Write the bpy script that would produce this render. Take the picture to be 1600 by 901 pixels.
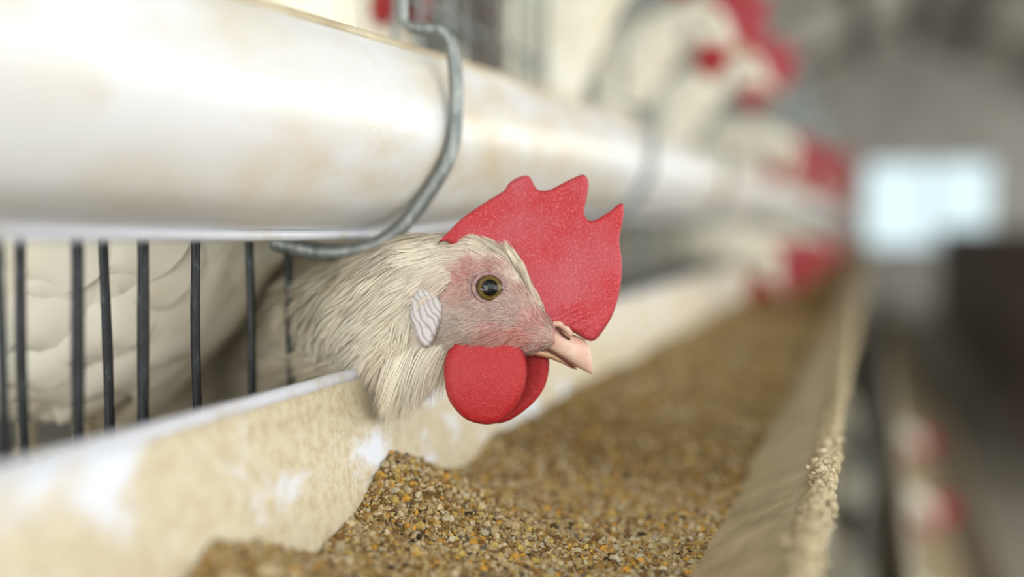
import bpy, bmesh, math, random
import numpy as np
from mathutils import Vector, Matrix, geometry
from mathutils.bvhtree import BVHTree

random.seed(4); rng = np.random.default_rng(4)
for o in list(bpy.data.objects): bpy.data.objects.remove(o)
SC = bpy.context.scene
COL = SC.collection

# ------------------------------------------------------------------ camera, light, exposure
FPX = 1700.0
VPX, VPY = 1365.0, 355.0          # where the trough's direction (+Y) vanishes
_u, _v = (VPX-800)/FPX, (450.5-VPY)/FPX
_n = math.sqrt(1+_u*_u+_v*_v)
TH = math.asin(_u/_n); PH = math.asin(_v/_n/math.cos(TH))
FW = Vector((-math.sin(TH)*math.cos(PH), math.cos(TH)*math.cos(PH), -math.sin(PH)))
RT = Vector((math.cos(TH), math.sin(TH), 0))
UP = RT.cross(FW)
cam_d = bpy.data.cameras.new('camera'); cam = bpy.data.objects.new('camera', cam_d); COL.objects.link(cam)
m = Matrix((RT, UP, -FW)).transposed().to_4x4(); cam.matrix_world = m
cam_d.sensor_width = 36; cam_d.lens = FPX/1600*36
cam_d.clip_start = 0.01; cam_d.clip_end = 200
cam_d.dof.use_dof = True; cam_d.dof.focus_distance = 0.372; cam_d.dof.aperture_fstop = 2.3
cam_d.dof.aperture_blades = 0
SC.camera = cam

w = bpy.data.worlds.new('world'); SC.world = w; w.use_nodes = True
bg = w.node_tree.nodes['Background']; bg.inputs[0].default_value = (0.78, 0.95, 0.99, 1); bg.inputs[1].default_value = 1.1

def area(name, loc, target, sx, sy, power, col):
    d = bpy.data.lights.new(name, 'AREA'); d.shape = 'RECTANGLE'; d.size = sx; d.size_y = sy; d.energy = power; d.color = col
    o = bpy.data.objects.new(name, d); COL.objects.link(o); o.location = loc
    o.rotation_euler = (Vector(target)-Vector(loc)).to_track_quat('-Z', 'Y').to_euler(); return o
area('side_opening_light', (0.95, -0.75, 0.55), (-0.15, 0.45, 0.0), 1.3, 1.0, 9, (1.0, 0.95, 0.87))
area('cage_fill_light', (-0.35, -1.5, 0.35), (-0.30, 0.4, 0.0), 1.7, 1.1, 34, (1.0, 0.97, 0.92))  # unseen fill added behind the camera to brighten the hens inside the cage
area('aisle_fill', (2.25, 5.0, 0.5), (-0.6, 5.0, 0.6), 12, 1.3, 160, (1.0, 0.97, 0.90))  # added daylight fill along the right side, brightens roof and floor; not a lamp
SC.view_settings.view_transform = 'Standard'; SC.view_settings.look = 'None'
SC.view_settings.exposure = 0.0; SC.view_settings.gamma = 1.0; SC.view_settings.use_curve_mapping = False

def P(px, py, t):                 # a point t metres deep seen at that pixel
    return FW*t + RT*((px-800)/FPX*t) + UP*((450.5-py)/FPX*t)
def on_x(px, py, X):              # ... on the upright plane x = X
    d = P(px, py, 1); return d*(X/d.x)
def on_y(px, py, Y):
    d = P(px, py, 1); return d*(Y/d.y)
def proj(p):                      # N,3 array -> pixels
    p = np.asarray(p); d = p@np.array(FW)
    return 800+(p@np.array(RT))/d*FPX, 450.5-(p@np.array(UP))/d*FPX

# ------------------------------------------------------------------ materials
def s2l(c):
    return tuple((x/12.92 if x <= .04045 else ((x+.055)/1.055)**2.4) for x in [v/255 for v in c[:3]])+(1,)
class NT:
    def __init__(s, name, rough=.5, spec=.5):
        s.m = bpy.data.materials.new(name); s.m.use_nodes = True; s.t = s.m.node_tree; s.b = s.t.nodes['Principled BSDF']
        s.b.inputs['Roughness'].default_value = rough; s.b.inputs['Specular IOR Level'].default_value = spec
    def n(s, kind, **kw):
        nd = s.t.nodes.new(kind)
        for k, v in kw.items():
            if k in ('operation', 'blend_type', 'data_type', 'attribute_name', 'noise_dimensions', 'feature'): setattr(nd, k, v)
            else: nd.inputs[k.replace('_', ' ')].default_value = v
        return nd
    def l(s, a, b): s.t.links.new(a, b)
    def coord(s, scale=(1, 1, 1)):
        tc = s.n('ShaderNodeTexCoord'); mp = s.n('ShaderNodeMapping'); mp.inputs['Scale'].default_value = scale
        s.l(tc.outputs['Object'], mp.inputs['Vector']); return mp.outputs[0]
    def noise(s, scale, detail=4, rough=.6, vec=None):
        nd = s.n('ShaderNodeTexNoise', Scale=scale, Detail=detail, Roughness=rough); s.l(vec or s.coord(), nd.inputs['Vector']); return nd.outputs[0]
    def ramp(s, fac, stops):
        r = s.n('ShaderNodeValToRGB'); e = r.color_ramp.elements
        while len(e) < len(stops): e.new(.5)
        for el, (p, c) in zip(e, stops): el.position = p; el.color = c if len(c) == 4 else s2l(c)
        s.l(fac, r.inputs[0]); return r.outputs[0]
    def mix(s, f, a, b, mode='MIX'):
        x = s.n('ShaderNodeMix', data_type='RGBA', blend_type=mode)
        for sock, v in ((x.inputs[0], f), (x.inputs[6], a), (x.inputs[7], b)):
            if isinstance(v, (int, float)): sock.default_value = v if sock is x.inputs[0] or sock.type == 'VALUE' else (v, v, v, 1)
            elif isinstance(v, tuple): sock.default_value = v
            else: s.l(v, sock)
        return x.outputs[2]
    def col(s, c):
        if isinstance(c, tuple): s.b.inputs['Base Color'].default_value = c
        else: s.l(c, s.b.inputs['Base Color'])
    def bump(s, h, strength=.3, dist=.001):
        b = s.n('ShaderNodeBump', Strength=strength, Distance=dist); s.l(h, b.inputs['Height']); s.l(b.outputs[0], s.b.inputs['Normal'])
    def sss(s, wgt, rad, scale):
        s.b.inputs['Subsurface Weight'].default_value = wgt; s.b.inputs['Subsurface Radius'].default_value = rad; s.b.inputs['Subsurface Scale'].default_value = scale
    def attr(s, name='Col'):
        return s.n('ShaderNodeAttribute', attribute_name=name).outputs['Color']
BW = ((0, (0, 0, 0, 1)), (1, (1, 1, 1, 1)))
def bw(a, b): return ((a, (0, 0, 0, 1)), (b, (1, 1, 1, 1)))

M = {}
# white plastic of the two troughs, soiled with dried feed
t = NT('white_plastic', .32, .5)
n1 = t.ramp(t.noise(28, 6, .65, t.coord((1, .45, 1))), bw(.40, .64))
n2 = t.ramp(t.noise(9, 3, .5, t.coord((1, .6, 1))), bw(.36, .6))
f = t.mix(1.0, n1, n2, 'MULTIPLY')
c = t.mix(f, s2l((224, 225, 228)), s2l((206, 192, 164)))
n3 = t.ramp(t.noise(160, 5, .7, t.coord((1, .3, .25))), bw(.56, .75))
c = t.mix(t.mix(1.0, n3, .35, 'MULTIPLY'), c, s2l((200, 178, 140)))
t.col(c); t.bump(n3, .08, .0004); t.sss(.15, (1, .95, .9), .002)
M['plastic'] = t.m
t = NT('soiled_plastic', .45, .4)
n1 = t.ramp(t.noise(30, 7, .62, t.coord((1, .6, 1.0))), bw(.37, .47))
n3 = t.ramp(t.noise(230, 6, .75), bw(.44, .62))
c = t.mix(n1, s2l((218, 222, 234)), s2l((206, 194, 168)))
c = t.mix(t.mix(1.0, t.mix(1.0, n3, n1, 'MULTIPLY'), .6, 'MULTIPLY'), c, s2l((168, 146, 108)))
sx = t.n('ShaderNodeSeparateXYZ'); t.l(t.n('ShaderNodeTexCoord').outputs['Object'], sx.inputs[0])
mr = t.n('ShaderNodeMapRange'); mr.inputs['From Min'].default_value = -.115; mr.inputs['From Max'].default_value = -.095; t.l(sx.outputs[0], mr.inputs[0])
c = t.mix(mr.outputs[0], c, t.ramp(t.noise(45, 6, .7), ((.35, (150, 132, 98)), (.55, (182, 164, 128)), (.75, (206, 192, 160)))))
t.col(c); t.bump(n3, .12, .0006)
M['soiled'] = t.m
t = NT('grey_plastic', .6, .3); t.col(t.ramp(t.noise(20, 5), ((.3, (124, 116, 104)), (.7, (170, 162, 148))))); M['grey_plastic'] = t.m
t = NT('rim_plastic', .3, .5); t.col(t.mix(t.ramp(t.noise(60, 4), bw(.5, .75)), s2l((204, 206, 216)), s2l((184, 174, 152)))); M['rim'] = t.m
t = NT('dirty_rim', .5, .4); t.col(t.mix(t.ramp(t.noise(90, 5, .6, t.coord((1, .3, 1))), bw(.35, .7)), s2l((206, 194, 168)), s2l((160, 140, 108)))); M['dirty_rim'] = t.m
# dried feed crust
t = NT('dried_feed', .9, .2); nz = t.noise(420, 6, .7); t.col(t.ramp(nz, ((.3, (120, 100, 72)), (.48, (190, 172, 138)), (.75, (232, 220, 192))))); t.bump(nz, .9, .0012); M['crust'] = t.m
# feed
t = NT('feed_bed', .95, .15); nz = t.noise(520, 6, .75); nb = t.noise(60, 3)
c = t.mix(t.ramp(nb, bw(.35, .65)), t.ramp(nz, ((.32, (66, 50, 30)), (.5, (126, 102, 62)), (.7, (174, 146, 96)))), t.ramp(nz, ((.32, (74, 54, 30)), (.5, (134, 104, 56)), (.7, (182, 148, 82)))))
t.col(c); t.bump(nz, 1.0, .002); M['feed'] = t.m
t = NT('feed_grain', .8, .25); nz = t.noise(900, 4, .7); c = t.mix(t.ramp(nz, bw(.3, .7)), t.attr(), t.mix(1.0, t.attr(), (.62, .58, .52, 1), 'MULTIPLY')); t.col(c); t.bump(nz, .6, .0006); M['grain'] = t.m
# wire
t = NT('galvanised_wire', .45, .5); t.b.inputs['Metallic'].default_value = .55
t.col(t.ramp(t.noise(300, 5, .7, t.coord((1, 1, .3))), ((.35, (98, 102, 102)), (.7, (156, 160, 156))))); M['wire'] = t.m
t = NT('dark_wire', .38, .6); t.b.inputs['Metallic'].default_value = .35
nz = t.noise(420, 6, .7, t.coord((1, 1, .35))); t.col(t.ramp(nz, ((.42, (16, 17, 20)), (.60, (38, 41, 45)), (.80, (130, 138, 142))))); t.bump(nz, .4, .0004); M['dark_wire'] = t.m
t = NT('rusty_post', .95, .2); nz = t.noise(160, 7, .75); t.col(t.ramp(nz, ((.35, (34, 20, 13)), (.55, (82, 52, 34)), (.75, (128, 96, 68))))); t.bump(nz, 1, .003); M['rust'] = t.m
# hen
def feather_mat(name, use_attr, base=(246, 240, 226)):
    t = NT(name, .75, .25)
    c = t.attr() if use_attr else t.mix(t.ramp(t.noise(18, 4), bw(.35, .7)), s2l(base), s2l((230, 220, 198)))
    t.col(c)
    tr = t.n('ShaderNodeBsdfTranslucent'); mx = t.n('ShaderNodeMixShader', Fac=.22)
    if isinstance(c, tuple): tr.inputs[0].default_value = c
    else: t.l(c, tr.inputs[0])
    out = t.t.nodes['Material Output']; t.l(t.b.outputs[0], mx.inputs[1]); t.l(tr.outputs[0], mx.inputs[2]); t.l(mx.outputs[0], out.inputs[0])
    return t.m
M['barb'] = feather_mat('feather_barbs', True)
M['feather'] = feather_mat('white_feathers', False)
t = NT('hen_skin', .6, .3); nz = t.noise(900, 5, .65); t.col(t.mix(t.ramp(nz, bw(.3, .75)), t.attr(), t.mix(1.0, t.attr(), (.8, .68, .66, 1), 'MULTIPLY'))); t.bump(nz, .5, .0008); t.sss(.25, (1, .4, .25), .002); M['skin'] = t.m
t = NT('hen_body_white', .8, .2); nz = t.noise(60, 5); t.col(t.ramp(nz, ((.3, (224, 214, 190)), (.7, (244, 240, 226))))); t.bump(nz, .4, .004); M['bodywhite'] = t.m
def red_mat(name, c1, c2, c3):
    t = NT(name, .5, .35)
    big = t.noise(55, 3, .5); fine = t.noise(1500, 3, .6); mid = t.noise(330, 4, .6)
    c = t.mix(t.ramp(big, bw(.36, .64)), s2l(c1), s2l(c2))
    c = t.mix(t.mix(1.0, t.ramp(fine, bw(.5, .72)), .48, 'MULTIPLY'), c, s2l(c3))
    t.col(c); h = t.mix(.4, fine, mid); t.bump(h, .8, .0007); t.sss(.35, (1, .18, .12), .0022)
    return t.m
M['comb'] = red_mat('comb_skin', (170, 30, 38), (170, 66, 76), (206, 126, 130))
M['wattle'] = red_mat('wattle_skin', (164, 24, 30), (164, 40, 44), (200, 84, 82))
t = NT('beak_horn', .38, .5); nz = t.noise(140, 4, .6); t.col(t.ramp(nz, ((.3, (194, 148, 132)), (.52, (202, 170, 152)), (.75, (214, 192, 174))))); t.bump(t.noise(600, 4), .25, .0005); t.sss(.4, (1, .5, .35), .002); M['beak'] = t.m
t = NT('lower_beak_horn', .45, .4); t.col(t.ramp(t.noise(200, 3), ((.3, (170, 120, 92)), (.7, (206, 172, 140))))); M['beak_low'] = t.m
t = NT('nostril', .8, .1); t.col(s2l((88, 52, 44))); M['nostril'] = t.m
t = NT('earlobe_skin', .55, .35); nz = t.n('ShaderNodeTexWave', Scale=150.0, Distortion=9.0, Detail=2.0)
mp = t.n('ShaderNodeMapping'); tc = t.n('ShaderNodeTexCoord'); mp.inputs['Rotation'].default_value = (0, 0.5, 0); t.l(tc.outputs['Object'], mp.inputs[0]); t.l(mp.outputs[0], nz.inputs['Vector'])
t.col(t.ramp(nz.outputs[1], ((.0, (150, 142, 142)), (.35, (180, 176, 164)), (.8, (190, 180, 184))))); t.bump(nz.outputs[1], .22, .0006); t.sss(.2, (1, .6, .5), .0015); M['lobe'] = t.m
t = NT('eyelid_skin', .5, .4); nz = t.noise(900, 4); t.col(t.ramp(nz, ((.3, (112, 82, 82)), (.7, (168, 134, 128))))); t.bump(nz, .6, .0005); M['lid'] = t.m
# eyeball: iris and pupil by distance from the optical axis (object Z)
t = NT('eyeball', .03, .35); tc = t.n('ShaderNodeTexCoord'); sp = t.n('ShaderNodeSeparateXYZ'); t.l(tc.outputs['Object'], sp.inputs[0])
cb = t.n('ShaderNodeCombineXYZ'); t.l(sp.outputs[0], cb.inputs[0]); t.l(sp.outputs[1], cb.inputs[1])
ln = t.n('ShaderNodeVectorMath', operation='LENGTH'); t.l(cb.outputs[0], ln.inputs[0])
mu = t.n('ShaderNodeMath', operation='MULTIPLY'); mu.inputs[1].default_value = 170.0; t.l(ln.outputs['Value'], mu.inputs[0])
ad = t.n('ShaderNodeMath', operation='MULTIPLY_ADD'); ad.inputs[1].default_value = .10; t.l(t.noise(2200, 3), ad.inputs[0]); t.l(mu.outputs[0], ad.inputs[2])
t.col(t.ramp(ad.outputs[0], ((.0, (6, 6, 8)), (.50, (6, 6, 8)), (.54, (84, 66, 30)), (.66, (104, 84, 42)), (.76, (62, 50, 26)), (.88, (20, 16, 12)), (1.0, (16, 12, 10)))))
M['eye'] = t.m
t = NT('shank', .6, .3); t.col(s2l((200, 186, 158))); M['leg'] = t.m
# building
t = NT('concrete_floor', .85, .2); t.col(t.ramp(t.noise(4, 6, .65), ((.3, (132, 124, 114)), (.7, (178, 170, 158))))); M['floor'] = t.m
t = NT('roof_sheet', .8, .2); t.col(t.ramp(t.noise(1.2, 4, .6), ((.3, (176, 170, 160)), (.7, (212, 208, 198))))); M['roof'] = t.m
t = NT('rendered_wall', .9, .2); t.col(t.ramp(t.noise(2, 5), ((.3, (168, 162, 156)), (.7, (200, 196, 188))))); M['wall'] = t.m
t = NT('dark_timber', .8, .2); t.col(t.ramp(t.noise(9, 5, .6, t.coord((4, .4, 4))), ((.3, (104, 88, 82)), (.7, (136, 120, 112))))); M['timber'] = t.m
t = NT('purlin_paint', .8, .2); t.col(s2l((96, 90, 84))); M['purlin'] = t.m
t = NT('manure_board', .95, .1); t.col(t.ramp(t.noise(6, 5, .7), ((.3, (78, 66, 54)), (.7, (140, 124, 104))))); M['board'] = t.m

# ------------------------------------------------------------------ mesh helpers
def mesh_obj(name, V, F, mat=None, parent=None, smooth=True, colors=None):
    me = bpy.data.meshes.new(name); me.from_pydata([tuple(v) for v in V], [], [tuple(f) for f in F]); me.update()
    if smooth: me.polygons.foreach_set('use_smooth', [True]*len(me.polygons))
    if mat: me.materials.append(mat)
    if colors is not None:
        a = me.color_attributes.new('Col', 'FLOAT_COLOR', 'POINT'); c = np.ones((len(V), 4), np.float32); c[:, :3] = colors; a.data.foreach_set('color', c.ravel())
    o = bpy.data.objects.new(name, me); COL.objects.link(o)
    if parent: o.parent = parent
    return o
def big_mesh(name, V, F, mat, parent=None, colors=None, smooth=True):     # F: (n,3) or (n,4) array
    me = bpy.data.meshes.new(name); V = np.asarray(V, np.float32); F = np.asarray(F, np.int32); k = F.shape[1]
    me.vertices.add(len(V)); me.vertices.foreach_set('co', V.ravel())
    me.loops.add(F.size); me.loops.foreach_set('vertex_index', F.ravel())
    me.polygons.add(len(F)); me.polygons.foreach_set('loop_start', np.arange(0, F.size, k, dtype=np.int32))
    me.update(calc_edges=True); me.polygons.foreach_set('use_smooth', np.full(len(F), smooth)); me.materials.append(mat)
    if colors is not None:
        a = me.color_attributes.new('Col', 'FLOAT_COLOR', 'POINT'); c = np.ones((len(V), 4), np.float32); c[:, :3] = colors; a.data.foreach_set('color', c.ravel())
    o = bpy.data.objects.new(name, me); COL.objects.link(o)
    if parent: o.parent = parent
    return o
def thing(name, label, cat, loc=(0, 0, 0), group=None):
    o = bpy.data.objects.new(name, None); o.empty_display_size = .02; COL.objects.link(o); o.location = loc; tag(o, label, cat, group); return o
def tag(o, label, cat, group=None, kind=None):
    o['label'] = label; o['category'] = cat
    if group: o['group'] = group
    if kind: o['kind'] = kind
    return o
def structure(o): o['kind'] = 'structure'; return o
def box(name, lo, hi, mat, parent=None, bev=0):
    bm = bmesh.new(); bmesh.ops.create_cube(bm, size=1)
    for v in bm.verts: v.co = Vector([lo[i]+(hi[i]-lo[i])*(v.co[i]+.5) for i in range(3)])
    if bev: bmesh.ops.bevel(bm, geom=bm.edges[:], offset=bev, segments=2, affect='EDGES')
    me = bpy.data.meshes.new(name); bm.to_mesh(me); bm.free(); me.materials.append(mat)
    o = bpy.data.objects.new(name, me); COL.objects.link(o)
    if parent: o.parent = parent
    return o
def catmull(pts, k):
    pts = [Vector(p) for p in pts]; out = []
    Q = [pts[0]*2-pts[1]]+pts+[pts[-1]*2-pts[-2]]
    for i in range(1, len(Q)-2):
        for j in range(k):
            s = j/k; a, b, c, d = Q[i-1:i+3]
            out.append(.5*((2*b)+(c-a)*s+(2*a-5*b+4*c-d)*s*s+(3*b-a-3*c+d)*s**3))
    return out+[pts[-1]]
def tube(pts, r, n=10, wob=0):
    V = []; F = []; pts = [Vector(p) for p in pts]; prev = None
    for i, p in enumerate(pts):
        tg = (pts[min(i+1, len(pts)-1)]-pts[max(i-1, 0)]).normalized()
        s = prev if prev else (Vector((0, 1, 0)) if abs(tg.y) < .9 else Vector((1, 0, 0)))
        s = (s-tg*s.dot(tg)).normalized(); prev = s; b = tg.cross(s); rr = (r[i] if isinstance(r, (list, tuple)) else r)*(1+wob*random.uniform(-1, 1))
        for j in range(n):
            a = 2*math.pi*j/n; V.append(p+(s*math.cos(a)+b*math.sin(a))*rr)
    m_ = len(pts)
    for i in range(m_-1):
        for j in range(n): F.append((i*n+j, i*n+(j+1) % n, (i+1)*n+(j+1) % n, (i+1)*n+j))
    F.append(tuple(range(n))[::-1]); F.append(tuple((m_-1)*n+j for j in range(n)))
    return V, F
def extrude_y(name, prof, ys, mat, parent=None, dz=lambda y, z: 0, closed=True, jit=0):
    V = []; F = []; n = len(prof)
    for y in ys:
        for (x, z) in prof: V.append((x+random.uniform(-jit, jit), y, z+dz(y, z)+random.uniform(-jit, jit)))
    for i in range(len(ys)-1):
        for j in range(n if closed else n-1): F.append((i*n+j, i*n+(j+1) % n, (i+1)*n+(j+1) % n, (i+1)*n+j))
    if closed: F.append(tuple(range(n))[::-1]); F.append(tuple((len(ys)-1)*n+j for j in range(n)))
    o = mesh_obj(name, V, F, mat, parent)
    bm = bmesh.new(); bm.from_mesh(o.data); bmesh.ops.recalc_face_normals(bm, faces=bm.faces[:]); bm.to_mesh(o.data); bm.free()
    return o
def smooth2(pts, k=5): return [(p.x, p.y) for p in catmull([(a, b, 0) for a, b in pts], k)]
def offset_profile(pts, th):       # closed strip of constant thickness around an open profile
    n = len(pts); nor = []
    for i in range(n):
        a = Vector(pts[max(i-1, 0)]); b = Vector(pts[min(i+1, n-1)]); d = (b-a).normalized(); nor.append(Vector((d.y, -d.x)))
    return [tuple(Vector(p)+q*th/2) for p, q in zip(pts, nor)]+[tuple(Vector(p)-q*th/2) for p, q in zip(pts, nor)][::-1]
def wav(x, y, seed, f0=20, oc=4):
    r = np.random.default_rng(seed); v = 0; a = 1.0; f = f0
    for i in range(oc):
        for k in range(3):
            th = r.uniform(0, 6.28); v = v+a*np.sin((x*math.cos(th)+y*math.sin(th))*f*6.28*r.uniform(.7, 1.3)+r.uniform(0, 6.28))/3
        a *= .55; f *= 2
    return v
def blade(outline, th, step, edge, bumpy=0, seed=1, thick_fn=None, pinch=None):
    """a fleshy flap: outline in (x,z) metres; thickness th with edges rounded over distance edge; returns V,F in (x,y,z)"""
    ol = [Vector(p) for p in outline]; n = len(ol)
    dense = []
    for i in range(n):
        a, b = ol[i], ol[(i+1) % n]; k = max(1, int((b-a).length/step))
        for j in range(k): dense.append(a.lerp(b, j/k))
    pa = np.array(dense); n = len(dense)
    xs = np.arange(pa[:, 0].min(), pa[:, 0].max(), step); zs = np.arange(pa[:, 1].min(), pa[:, 1].max(), step*.87)
    gx, gz = np.meshgrid(xs, zs); gx = gx+((np.arange(len(zs)) % 2)*step/2)[:, None]; g = np.stack([gx.ravel(), gz.ravel()], 1)
    x1, z1 = pa[:, 0], pa[:, 1]; x2, z2 = np.roll(x1, -1), np.roll(z1, -1)
    def dist(q):
        d = np.full(len(q), 1e9)
        for a0, b0, a1, b1 in zip(x1, z1, x2, z2):
            vx, vz = a1-a0, b1-b0; L = vx*vx+vz*vz+1e-18; s = np.clip(((q[:, 0]-a0)*vx+(q[:, 1]-b0)*vz)/L, 0, 1)
            d = np.minimum(d, np.hypot(q[:, 0]-a0-s*vx, q[:, 1]-b0-s*vz))
        return d
    ins = np.zeros(len(g), bool)
    for a0, b0, a1, b1 in zip(x1, z1, x2, z2):
        cnd = (b0 > g[:, 1]) != (b1 > g[:, 1]); xi = a0+(g[:, 1]-b0)*(a1-a0)/(b1-b0+1e-18); ins ^= cnd & (g[:, 0] < xi)
    g = g[ins]; g = g[dist(g) > step*.55]
    pts = [Vector(p) for p in pa]+[Vector(p) for p in g]
    vo, _, fo, _, _, _ = geometry.delaunay_2d_cdt(pts, [], [list(range(n))], 1, 1e-9)
    q = np.array([tuple(p) for p in vo]); d = dist(q); onb = d < 1e-7
    e = np.clip(d/edge, 0, 1); h = np.sqrt(1-(1-e)**2)*th/2
    if thick_fn is not None: h = h*thick_fn(q[:, 0], q[:, 1])
    h1 = h*(1+bumpy*wav(q[:, 0], q[:, 1], seed, 60)); h2 = h*(1+bumpy*wav(q[:, 0], q[:, 1], seed+1, 60)); h1[onb] = 0; h2[onb] = 0
    V = [(x, -hh, z) for (x, z), hh in zip(q, h1)]; idx = {}; k = len(V)
    for i in range(len(q)):
        if onb[i]: idx[i] = i
        else: idx[i] = k; k += 1; V.append((q[i, 0], h2[i], q[i, 1]))
    F = [tuple(f) for f in fo]+[tuple(idx[i] for i in f)[::-1] for f in fo]
    return V, F
def loft(stations, n=24, power=2.0):
    """stations: (centre, up_vector*half_height, side_vector*half_width); one continuous skin, closed at both ends"""
    V = []; F = []
    for c, u, s in stations:
        for j in range(n):
            a = 2*math.pi*j/n; ca, sa = math.cos(a), math.sin(a)
            V.append(c+u*(math.copysign(abs(ca)**(2/power), ca))+s*(math.copysign(abs(sa)**(2/power), sa)))
    m_ = len(stations)
    for i in range(m_-1):
        for j in range(n): F.append((i*n+j, i*n+(j+1) % n, (i+1)*n+(j+1) % n, (i+1)*n+j))
    V.append(stations[0][0]); V.append(stations[-1][0]); a, b = len(V)-2, len(V)-1
    for j in range(n): F.append((a, (j+1) % n, j)); F.append((b, (m_-1)*n+j, (m_-1)*n+(j+1) % n))
    return V, F

# ------------------------------------------------------------------ the building
FLOORZ = -.78
structure(box('floor', (-3, -2, FLOORZ-.1), (4, 13.2, FLOORZ), M['floor']))
YE = 12.0
wo = thing('wall_back', '', ''); del wo['label']; del wo['category']; structure(wo)
lo = on_y(1352, 385, YE); hi = on_y(1553, 252, YE)
box('panel', (-3, YE, FLOORZ), (lo.x, YE+.15, 3), M['wall'], wo); box('panel', (hi.x, YE, FLOORZ), (4, YE+.15, 3), M['wall'], wo)
box('panel', (lo.x, YE, hi.z), (hi.x, YE+.15, 3), M['wall'], wo); box('panel', (lo.x, YE, FLOORZ), (hi.x, YE+.15, lo.z), M['wall'], wo)
wf = structure(box('window_1', (lo.x, YE-.02, lo.z-.04), (hi.x, YE+.17, lo.z), M['purlin']))
box('mullion', (lo.x+.62, YE+.02, lo.z), (lo.x+.65, YE+.06, hi.z), M['purlin'], wf)
structure(box('wall_left', (-3.1, -2, FLOORZ), (-3, 13, -.2), M['wall']))
structure(box('wall_right', (2.3, -2, FLOORZ), (2.42, 13, -.35), M['wall']))
# roof: two slopes of corrugated sheet on purlins
def roof_z(x): return 1.95-.42*abs(x-.35)
V = []; F = []; xs = [-3.2+i*.05 for i in range(116)]
for y in (-1.0, YE+.2):
    for x in xs: V.append((x, y, roof_z(x)))
nx = len(xs)
ysr = [-1.0+i*.0762 for i in range(176)]
V = [(x, y, roof_z(x)+.012*math.sin(i*math.pi/2)) for i, y in enumerate(ysr) for x in xs[::5]]; nx = len(xs[::5])
F = [(i*nx+j, i*nx+j+1, (i+1)*nx+j+1, (i+1)*nx+j) for i in range(len(ysr)-1) for j in range(nx-1)]
ceil = structure(mesh_obj('ceiling', V, F, M['roof']))
for x in (-2.4, -1.6, -.8, -.1, .35, .8, 1.5, 2.2):
    box('purlin', (x-.03, -1, roof_z(x)-.10), (x+.03, YE, roof_z(x)-.03), M['purlin'], ceil)
for y in (2.5, 5, 7.5, 10):
    for sgn, x2 in ((-1, -3.0), (1, 2.4)):
        V, F = tube([(.35, y, roof_z(.35)-.13), (x2, y, roof_z(x2)-.13)], .04, 6); mesh_obj('rafter', V, F, M['purlin'], ceil, smooth=False)

# dark bank of cages across the aisle
cb_ = thing('cage_bank', 'dark brown timber cage bank across the aisle, beyond the pale gap', 'cage bank', (.62, 5, FLOORZ))
def lb(name, lo, hi, mat): return box(name, [lo[i]-cb_.location[i] for i in range(3)], [hi[i]-cb_.location[i] for i in range(3)], mat, cb_, .01)
lb('back_panel', (1.25, 3.4, -.62), (1.28, 10.0, -.02), M['timber'])
lb('top_board', (.52, 3.4, -.05), (1.28, 10.0, -.01), M['timber'])
for k in range(12):
    y = 3.4+k*.6; lb('post', (.53, y-.04, FLOORZ), (.60, y+.04, -.05), M['timber'])
for k, z in enumerate((-.62, -.50, -.38, -.26, -.15)): lb('rail', (.54, 3.4, z), (.575, 10.0, z+.10), M['timber'])

# ------------------------------------------------------------------ water trough over the slot, feed trough under it
def pdz(y, z=0):
    lo = float(np.interp(y, [0, .2, .32, .42, .5, .7, 1.7, 6], [.001, .0008, -.0008, -.0005, .003, .009, .016, .030]))
    hi = float(np.interp(y, [0, .27, .455, .65, 1.7, 6], [-.007, -.0026, .0040, .0075, .016, .030]))
    f = min(max(z/.067, 0), 1); return lo+(hi-lo)*f
pprof = smooth2([(-.1715, .066), (-.1650, .058), (-.1612, .047), (-.1608, .036), (-.1640, .024), (-.1720, .0115), (-.1815, .0045), (-.1890, .0010)], 5)
pback = smooth2([(-.1990, .0005), (-.2070, .010), (-.2100, .030), (-.2110, .060)], 4)
YS = [-.3+i*.04 for i in range(40)]+[1.3+i*.2 for i in range(29)]
def water_trough(dx, dz_, label, y1, mat='plastic'):
    o = thing('water_trough', label, 'trough', (dx, 0, dz_), 'white troughs of the cage tiers')
    ys = [y for y in YS if y <= y1]
    extrude_y('wall', offset_profile(pprof+pback, .0022), ys, M[mat], o, pdz)
    c = [(-.1725+.0026*math.cos(a)+.0, .0672+.0021*math.sin(a)) for a in [i*math.pi/5 for i in range(10)]]
    extrude_y('top_rim', c, ys, M['dirty_rim'], o, pdz)
    c = [(-.1915+.0030*math.cos(a), -.0020+.0022*math.sin(a)) for a in [i*math.pi/5 for i in range(10)]]
    extrude_y('bottom_rim', c, ys, M['rim'], o, pdz)
    return o
water_trough(0, 0, 'white rounded plastic water trough running above the hen', 7)
fprof = smooth2([(-.1755, -.054), (-.1712, -.070), (-.1665, -.094), (-.159, -.122), (-.142, -.140), (-.112, -.144), (-.084, -.134), (-.052, -.112), (-.0185, -.0905)], 5)
def feed_trough(dx, dz_, label, y1, mat='soiled'):
    o = thing('feed_trough', label, 'trough', (dx, 0, dz_), 'white troughs of the cage tiers')
    ys = [y for y in YS if y <= y1]
    extrude_y('wall', offset_profile(fprof, .0026), ys, M[mat], o)
    c = [(-.1765+.0026*math.cos(a), -.0530+.0026*math.sin(a)) for a in [i*math.pi/6 for i in range(12)]]
    extrude_y('back_rim', c, ys, M['rim'], o)
    c = [(-.0150+.0034*math.cos(a)*(.9), -.0890+.0042*math.sin(a)) for a in [i*math.pi/5 for i in range(10)]]
    extrude_y('front_rim', c, [y for y in ys if y < 1.6 or True], M['crust'], o)
    return o
ft = feed_trough(0, 0, 'white V-shaped feed trough filled with crumbled feed below the hen', 7)
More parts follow.
